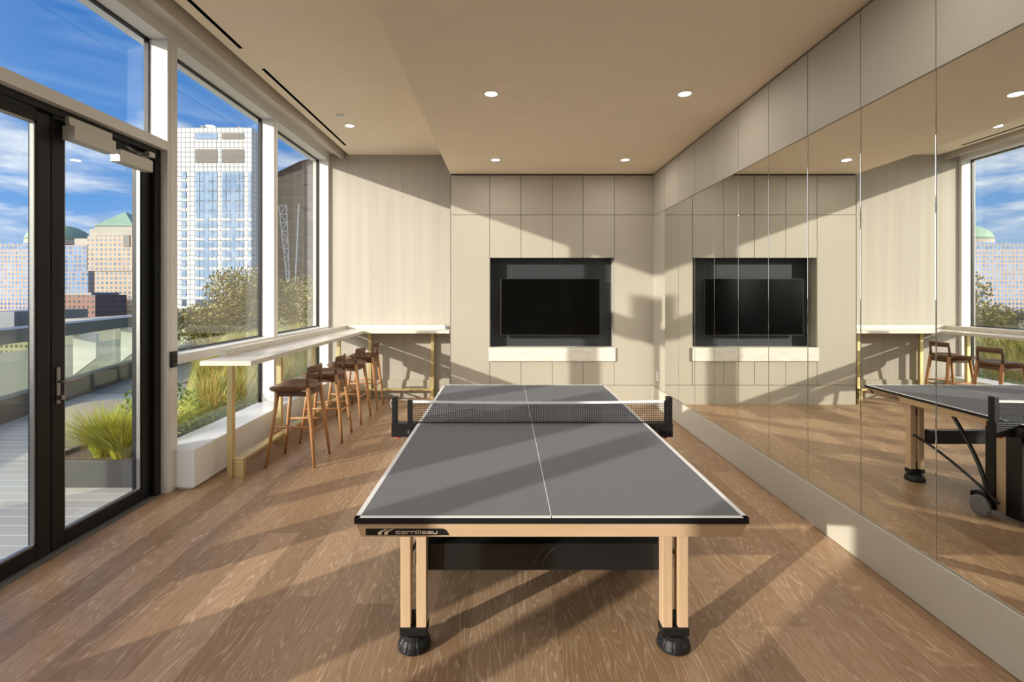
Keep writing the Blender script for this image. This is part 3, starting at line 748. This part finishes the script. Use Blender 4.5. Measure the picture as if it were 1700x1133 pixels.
for s0 in (3.0, 4.55, 6.1, 7.65, 9.2):
    ps = []
    for (n_, zl_) in ((.06, .34), (.36, .60)):
        for ss in (s0, s0+.10):
            p_ = a+dv*ss+nvv*n_; ps.append((p_.x, p_.y, zl_)); ps.append((p_.x, p_.y, .985))
    MB().add(ps, [(0, 1, 3, 2), (4, 6, 7, 5), (0, 4, 5, 1), (2, 3, 7, 6), (1, 5, 7, 3), (0, 2, 6, 4)]).build('fin', 'fin', t)
# boulder
rings = []
for i in range(1, 12):
    ph = PI*i/12-PI/2; rr = math.cos(ph)**.75
    rings.append([(-4.55+.56*rr*math.cos(2*PI*j/36), 5.55+.50*rr*math.sin(2*PI*j/36), .16+.23*math.copysign(abs(math.sin(ph))**.9, ph)) for j in range(36)])
o = MB().loft(rings).build('stone_bench', 'boulder', smooth=True); tag(o, 'big rounded tan concrete bench on the terrace behind the grasses', 'bench')
# planter
t = thing('planter', (-3.4, 4.5, -.03), 'low dark grey planter box outside the glass door', 'planter')
pb = MB().box(-4.0, -3.02, 4.16, 4.19, -.03, .20).box(-4.0, -3.02, 4.95, 4.98, -.03, .20).box(-4.0, -3.97, 4.19, 4.95, -.03, .20).box(-3.05, -3.02, 4.19, 4.95, -.03, .20)
pb.build('box', 'planter', t, .004); B(-3.97, -3.05, 4.19, 4.95, .0, .165).build('soil', 'soil', t)
t = thing('side_table', (-3.60, 4.62, .16), 'small round dark grey table standing among the planter grasses', 'table')
MB().lathe([(.0, .36), (.15, .36), (.17, .375), (.17, .395), (.16, .405), (0, .405)], (-3.52, 4.62, .03)).build('table_top', 'planter', t)
MB().lathe([(.06, .135), (.055, .30), (.07, .39)], (-3.52, 4.62, .03)).build('pedestal', 'planter', t)
def grass(mb, cx_, cy_, z0, n, h_, spread, wd=.006):
    for _ in range(n):
        an = random.random()*2*PI; r0 = random.random()*.07; lean = spread*(.15+random.random()); H = h_*(.55+.6*random.random())
        bx, by = cx_+math.cos(an)*r0, cy_+math.sin(an)*r0; an += random.uniform(-.5, .5)
        px, py = -math.sin(an)*wd, math.cos(an)*wd; vs = []
        for k_, (u, ww) in enumerate(((0, 1), (.35, .9), (.7, .6), (1, .1))):
            X = bx+math.cos(an)*lean*u**1.8; Y = by+math.sin(an)*lean*u**1.8; Z = z0+H*u*(1-.25*u*spread)
            vs += [(X-px*ww, Y-py*ww, Z), (X+px*ww, Y+py*ww, Z)]
        mb.add(vs, [(0, 1, 3, 2), (2, 3, 5, 4), (4, 5, 7, 6)])
    return mb
def leaves(mb, c, r, n, s_, shell=.5):
    for _ in range(n):
        while True:
            p = Vector((random.uniform(-1, 1), random.uniform(-1, 1), random.uniform(-1, 1)))
            if shell < p.length < 1: break
        q = Vector((c[0]+p.x*r[0], c[1]+p.y*r[1], c[2]+p.z*r[2]))
        a1 = Vector((random.gauss(0, 1), random.gauss(0, 1), random.gauss(0, 1))).normalized(); a2 = a1.orthogonal().normalized(); L = s_*random.uniform(.6, 1.3)
        mb.add([q-a1*L, q+a2*L*.4, q+a1*L, q-a2*L*.4], [(0, 1, 2, 3)])
    return mb
gl = ['bright yellow green grass clump in the planter, left one', 'bright yellow green grass clump in the planter, middle one', 'bright yellow green grass clump in the planter beside the small table']
for i, (x, y) in enumerate(((-3.62, 4.40), (-3.42, 4.36), (-3.27, 4.55))):
    tag(grass(MB(), x, y, .165, 620, .44, .46, .0045).build('grass_clump', 'grassy'), gl[i], 'grass clump', 'grasses in the planter')
tag(leaves(MB(), (-3.16, 4.50, .27), (.13, .26, .12), 700, .022, .1).build('leafy_shrub', 'leafg'), 'low green leafy plant at the window end of the planter', 'shrub')
tag(leaves(MB(), (-3.62, 5.15, .42), (.42, .22, .28), 900, .03, .1).build('leafy_shrub', 'leafg'), 'green leafy plant between the planter and the rounded bench', 'shrub')

# planted bed beyond the windows
bed = MB(); nx, ny = 16, 24; vs = []
for i in range(nx+1):
    for j in range(ny+1):
        y = 5.0+13.0*j/ny; Wd = min(.45+.60*(y-5.0), 2.60+.287*(y-4.75)); x = -2.997-Wd*i/nx
        rr = min(1, Wd*i/nx/2.0); fy = min(1, (y-5.0)/1.0); ed = min(1, (nx-i)/3)
        vs.append((x, y, -.035+(.14+rr*.62+.03*math.sin(x*2+y))*fy*ed))
bed.add(vs, [(i*(ny+1)+j, (i+1)*(ny+1)+j, (i+1)*(ny+1)+j+1, i*(ny+1)+j+1) for i in range(nx) for j in range(ny)])
o = bed.build('planting_bed', 'lawn', smooth=True); tag(o, 'sloping lawn and planted bed beyond the windows', 'planting bed', kind='stuff')
o = B(-3.12, -2.997, 4.99, 18, -.03, .24).build('bed_edging', 'gravel'); tag(o, 'grey stone edging along the foot of the windows', 'edging', kind='stuff')
gm = MB()
for _ in range(130):
    y = random.uniform(5.1, 11.5); x = random.uniform(max(-4.9, -3.25-.56*(y-5)), -3.2); f = min(1, (-x-3)/2.0)*min(1, y-5)
    grass(gm, x, y, .06+f*.5, 70, .50, .28, .004)
o = gm.build('meadow_grass', 'grassg'); tag(o, 'tall golden green grasses growing in the bed right outside the windows', 'grass', kind='stuff')
gm = MB()
for _ in range(75):
    y = random.uniform(5.0, 11.0); x = random.uniform(max(-4.9, -3.2-.56*(y-5)), -3.15); f = min(1, (-x-3)/2.0)*min(1, y-5)
    leaves(gm, (x, y, .22+f*.45), (.18, .18, .16), 60, .028, .1)
o = gm.build('ground_cover', 'leafg'); tag(o, 'low green ground cover between the golden grasses', 'ground cover', kind='stuff')
shr = [(-7.0, 12.0, .70, .95, 'low olive bush on the lawn, at the left of the nearer window'), (-6.3, 12.2, 1.25, 1.0, 'tall olive bush on the lawn, at the right of the nearer window'),
       (-5.8, 14.2, 1.15, .8, 'olive bush on the lawn, at the left of the far window'), (-4.45, 12.4, 1.2, .75, 'olive bush on the lawn, at the right of the far window')]
for i, (x, y, zc_, r_, l) in enumerate(shr):
    t = thing('bush', (x, y, .6), l, 'bush', 'bushes on the lawn')
    fm = MB(); hz = .55 if i == 0 else .85
    for k_ in range(9):
        an = k_*2.4; q_ = .62*math.sqrt((k_+.5)/9); sz = .58+.16*random.random()
        leaves(fm, (x+r_*q_*math.cos(an), y+r_*q_*math.sin(an), zc_+.2+hz*random.uniform(-.45, .5)), (r_*sz, r_*sz, hz*sz), 800, .042, .15)
    fm.build('foliage', 'leafo', t)
    tr = MB()
    for k_ in range(5):
        an = k_*1.3; tr.tube([(x, y, .55), (x+math.cos(an)*.25*r_, y+math.sin(an)*.25*r_, zc_), (x+math.cos(an)*.6*r_, y+math.sin(an)*.6*r_, zc_+.6)], [.05, .03, .01], 6)
    tr.build('branches', 'bark', t)
# unseen panels added outside the glass to cast shadow bands on the table
for (y0, y1, l) in ((.36, 1.21, 'wide dark sun blocking panel, added unseen outside the glass behind the camera'), (-.30, -.06, 'narrow dark sun blocking panel, added unseen outside the glass behind the camera')):
    t = thing('sun_blocker', (-3.07, (y0+y1)/2, -.03), l, 'screen')
    B(-3.09, -3.05, y0, y1, .05, 2.15).build('blocker_panel', 'planter', t); B(-3.14, -3.01, y0, y1, -.03, .05).build('blocker_base', 'blkm', t)

t = thing('shadow_post', (-5.0, 1.25, -.03), 'dark square headed shadow post, added unseen on the terrace behind the camera', 'sun blocker')  # unseen post and head added to cast a cross shadow in the far corner
B(-5.04, -4.96, 1.21, 1.29, -.03, 3.68).build('pole', 'rail', t); B(-5.1, -4.9, 1.15, 1.66, 3.68, 4.03).build('shadow_head', 'rail', t)

# ------------------------------------------------------------------ city
struct('ground_city', B(-900, 300, 40, 1200, -75, -70), 'ground', label='city ground far below').__setitem__('category', 'ground')
def px(x, Y): return (x-838)/810*Y
def pz_(y, Y): return 1.63-(y-487)/810*Y
# pyramid-roofed tower
Y = 200.; k = Y/810
f1 = mat('sandstone_facade', fn=facade((.44, .34, .25), (.10, .13, .17), 1.85, 1.95, .55, .56), rough=.6)
f2 = mat('dark_glass_facade', fn=facade((.17, .16, .17), (.05, .09, .16), 1.85, 1.95, .8, .75), rough=.3)
f3 = mat('blue_glass_facade', fn=facade((.30, .26, .24), (.06, .13, .26), 2.0, 1.95, .7, .66, rough=.05), rough=.3)
f4 = mat('red_brick_facade', fn=facade((.27, .15, .11), (.07, .07, .08), 1.7, 2.0, .5, .5), rough=.6)
f5 = mat('rosy_facade', fn=facade((.42, .30, .23), (.08, .17, .32), 1.75, 2.0, .62, .64, rough=.05), rough=.6)
t = thing('office_tower', (px(185, Y), Y+10, -70), 'tan grid office tower with a green pyramid roof seen through the door', 'building')
x0, x1, y1 = px(157, Y), px(221, Y), Y+24
B(x0, x1, Y, y1, -70, pz_(450, Y)).build('shaft', f1, t)
xl = px(147, Y)
B(xl, x1, Y-.5, y1, pz_(450, Y), pz_(391, Y)).build('upper_shaft', f1, t)
B(px(149, Y), px(219, Y), Y, y1-1, pz_(391, Y), pz_(380, Y)).build('attic', 'stoneout', t)
B(px(155, Y), px(219, Y), Y+.5, y1-2, pz_(380, Y), pz_(375, Y)).build('cornice', 'stoneout', t)
ra = [(px(155, Y), Y), (px(221, Y), Y), (px(221, Y), y1), (px(155, Y), y1)]
ap_ = (px(212, Y+11)-1.0, Y+11, pz_(352, Y+11))
MB().add([(a_, b_, pz_(375, Y)) for a_, b_ in ra]+[ap_], [(0, 1, 4), (1, 2, 4), (2, 3, 4), (3, 0, 4), (3, 2, 1, 0)]).build('pyramid_roof', 'copper', t)
B(px(207, Y), px(217.5, Y), Y-.8, Y+3, pz_(410, Y), pz_(391, Y)).build('dark_notch', 'planter', t)
# dark glass office next to it
Y = 215.
t = thing('office_block', (px(130, Y), Y, -70), 'dark blue glass office block left of the pyramid roofed tower', 'building')
B(px(96, Y), px(144, Y), Y, Y+25, -70, pz_(407, Y)).build('block', f3, t)
B(px(126, Y), px(156, Y), Y-3, Y+14, -70, pz_(450, Y)).build('lower_block', f3, t)
B(px(97, Y), px(120, Y), Y+8, Y+22, pz_(407, Y), pz_(393, Y)).build('penthouse', 'stoneout', t)
Y = 180.
t = thing('brick_building', (px(130, Y), Y, -70), 'red brick building with small windows in front of the dark glass block', 'building')
B(px(98, Y), px(158, Y), Y, Y+15, -70, pz_(490, Y)).build('walls', f4, t)
B(px(100, Y), px(148, Y), Y+1, Y+14, pz_(490, Y), pz_(486, Y)).build('roof', 'gravel', t)
# domed building
Y = 230.
t = thing('domed_building', (px(30, Y), Y, -70), 'rosy stone office building with a green copper dome', 'building')
B(px(-60, Y), px(84, Y), Y, Y+34, -70, pz_(413, Y)).build('walls', f5, t)
B(px(-52, Y), px(80, Y), Y+2, Y+32, pz_(413, Y), pz_(402, Y)).build('attic', f3, t)
cxd = px(48, Y); rd_ = 46*Y/810
MB().lathe([(rd_, 0), (rd_, 2.0), (rd_*.98, 2.2)], (cxd, Y+16, pz_(402, Y)), 40).build('drum', 'stoneout', t)
MB().lathe([(rd_*math.cos(PI/2*i/10), rd_*.62*math.sin(PI/2*i/10)) for i in range(11)], (cxd, Y+16, pz_(402, Y)+2.1), 40).build('dome', 'copper', t, smooth=True)
# low building in the balustrade
Y = 95.
t = thing('low_building', (px(60, Y), Y, -70), 'low cream building with square windows seen through the balustrade', 'building')
f6 = mat('cream_facade', fn=facade((.36, .33, .22), (.10, .09, .07), .95, 1.1, .5, .5), rough=.7)
B(px(-60, Y), px(46, Y), Y, Y+20, -70, pz_(556, Y)).build('walls', f6, t)
B(px(-55, Y), px(15, Y), Y+1, Y+18, pz_(556, Y), pz_(518, Y)).build('rooftop_plant', 'rail', t)
t = thing('low_building', (px(150, Y), Y, -70), 'low cream building behind the white balustrade fins, below the brick one', 'building')
B(px(100, Y), px(172, Y), Y, Y+20, -70, pz_(552, Y)).build('walls', f6, t)
B(px(150, Y), px(240, Y), Y-6, Y+14, -70, pz_(527, Y)).build('flat_roofed_wing', 'gravel', t)
# white gridded tower
Y = 120.
def wgrid(T, p):
    v, x, y, z = T.xyz(); s = 7.32*Y/810
    fa = T.m('FRACT', T.m('DIVIDE', T.m('ADD', T.m('ADD', x, y), 500-(px(294.9, Y)+Y)+0), s)); fb = T.m('FRACT', T.m('DIVIDE', T.m('ADD', z, 500-pz_(211.9, Y)), 8.15*Y/810))
    k_ = T.m('MAXIMUM', T.m('LESS_THAN', fa, .14), T.m('LESS_THAN', fb, .13))
    n = T.white(T.comb(T.m('FLOOR', T.m('DIVIDE', T.m('ADD', x, 500), s)), 1, T.m('FLOOR', T.m('DIVIDE', T.m('ADD', z, 500), 8.15*Y/810))))
    col_ = T.mix(T.m('MULTIPLY', n, .35), (.56, .56, .54), (.43, .46, .48))
    T.put(p.inputs['Base Color'], T.mix(T.m('MULTIPLY', k_, .9), col_, (.14, .15, .15)))
wg = mat('white_gridded_facade', fn=wgrid, rough=.5, spec=.1)
def wgl(T, p):
    v, x, y, z = T.xyz()
    n = T.noise(T.comb(T.m('MULTIPLY', x, .12), 0, T.m('MULTIPLY', z, .12)), 1, 5, .6)
    r = T.white(T.comb(T.m('FLOOR', T.m('DIVIDE', x, 1.084)), 0, T.m('FLOOR', T.m('DIVIDE', z, 1.2))))
    T.put(p.inputs['Base Color'], T.mix(T.m('MULTIPLY', r, .5), (.09, .14, .22), (.20, .26, .33)))
wglass = mat('reflective_tower_glass', fn=wgl, rough=.04, metal=.6)
louv = mat('louvre_brown', fn=speckle((.16, .14, .12), .2, 3), rough=.7)
t = thing('apartment_tower', (px(356, Y), Y, -70), 'tall white gridded tower with blue glass bands seen through the window', 'building')
B(px(250, Y), px(418, Y), Y, Y+13, -70, pz_(212, Y)).build('shaft', wg, t)
Zx = lambda zx: px(270+zx/3.5406, Y); Zz = lambda zy: pz_(180+zy/3.5406, Y)
for (a_, b_) in ((193, 322), (349, 478)):
    B(Zx(a_), Zx(b_), Y-.12, Y, Zz(181), Zz(147)).build('top_window_band', wglass if a_ < 200 else louv, t)
    B(Zx(a_), Zx(b_), Y-.12, Y, Zz(321), Zz(241)).build('louvre_panel', louv, t)
for (a_, b_, pale) in ((115, 140, 0), (193, 246, 0), (246, 271, 1), (271, 322, 0), (349, 400, 0), (400, 426, 1), (426, 478, 0), (503, 523, 0), (60, 78, 0), (5, 30, 0), (-60, -10, 0)):
    mb = MB()
    if pale: mb.box(Zx(a_), Zx(b_), Y-.06, Y, Zz(2400), Zz(376))
    else:
        for i in range(36):
            z_ = 376+57.6*i
            hh = 52 if (i < 4 and a_ > 150) else 38
            n_ = max(1, round((b_-a_)/26.))
            for j in range(n_):
                mb.box(Zx(a_+(b_-a_)*j/n_+1.5), Zx(a_+(b_-a_)*(j+1)/n_-1.5), Y-.12, Y, Zz(z_+hh), Zz(z_))
    mb.build('window_column', wglass, t)
B(px(325, Y), px(400, Y), Y+2, Y+9, pz_(212, Y), pz_(207, Y)).build('roof_plant', 'stoneout', t)
B(px(325, Y), px(329, Y), Y+2, Y+3, pz_(212, Y), pz_(204, Y)).build('roof_post', 'stoneout', t)
MB().tube([(px(378, Y), Y+4, pz_(207, Y)), (px(381, Y), Y+4, pz_(201, Y)), (px(388, Y), Y+4, pz_(206, Y))], .25, 6).build('roof_crane', 'stoneout', t)
# bronze tower
Y = 135.
fb_ = mat('bronze_glass_facade', fn=facade((.10, .065, .05), (.035, .02, .018), 2.6, 3.4, .85, .85, rough=.1), rough=.3)
t = thing('bronze_tower', (px(480, Y), Y, -70), 'dark bronze glass tower with a lattice reflection modelled as bright bars, seen through the far window', 'building')
MB().prism([(px(452, Y), -70), (px(560, Y), -70), (px(560, Y), pz_(250, Y)), (px(497, Y), pz_(268, Y)), (px(452, Y), pz_(290, Y))], Y, Y+20, 'y').build('shaft', fb_, t)
lt = MB()  # bright bars stand for light reflected in the tower glass
def bar(x_a, y_a, x_b, y_b, r_=.16): lt.tube([(px(x_a, Y), Y-1.2, pz_(y_a, Y)), (px(x_b, Y), Y-1.2, pz_(y_b, Y))], r_, 6)
bar(466, 343, 480, 470); bar(479, 343, 484, 470)
for i in range(9):
    u, v_ = i/9, (i+1)/9
    xa_, xb2 = 466+14*u, 479+5*u; xc_, xd_ = 466+14*v_, 479+5*v_
    ya_, yb2 = 343+127*u, 343+127*v_
    bar(xa_, ya_, xb2, ya_); bar(xa_ if i % 2 else xb2, ya_, xd_ if i % 2 else xc_, yb2, .12)
bar(499, 340, 493, 480, .2)
lt.build('reflection_bars', 'fin', t)
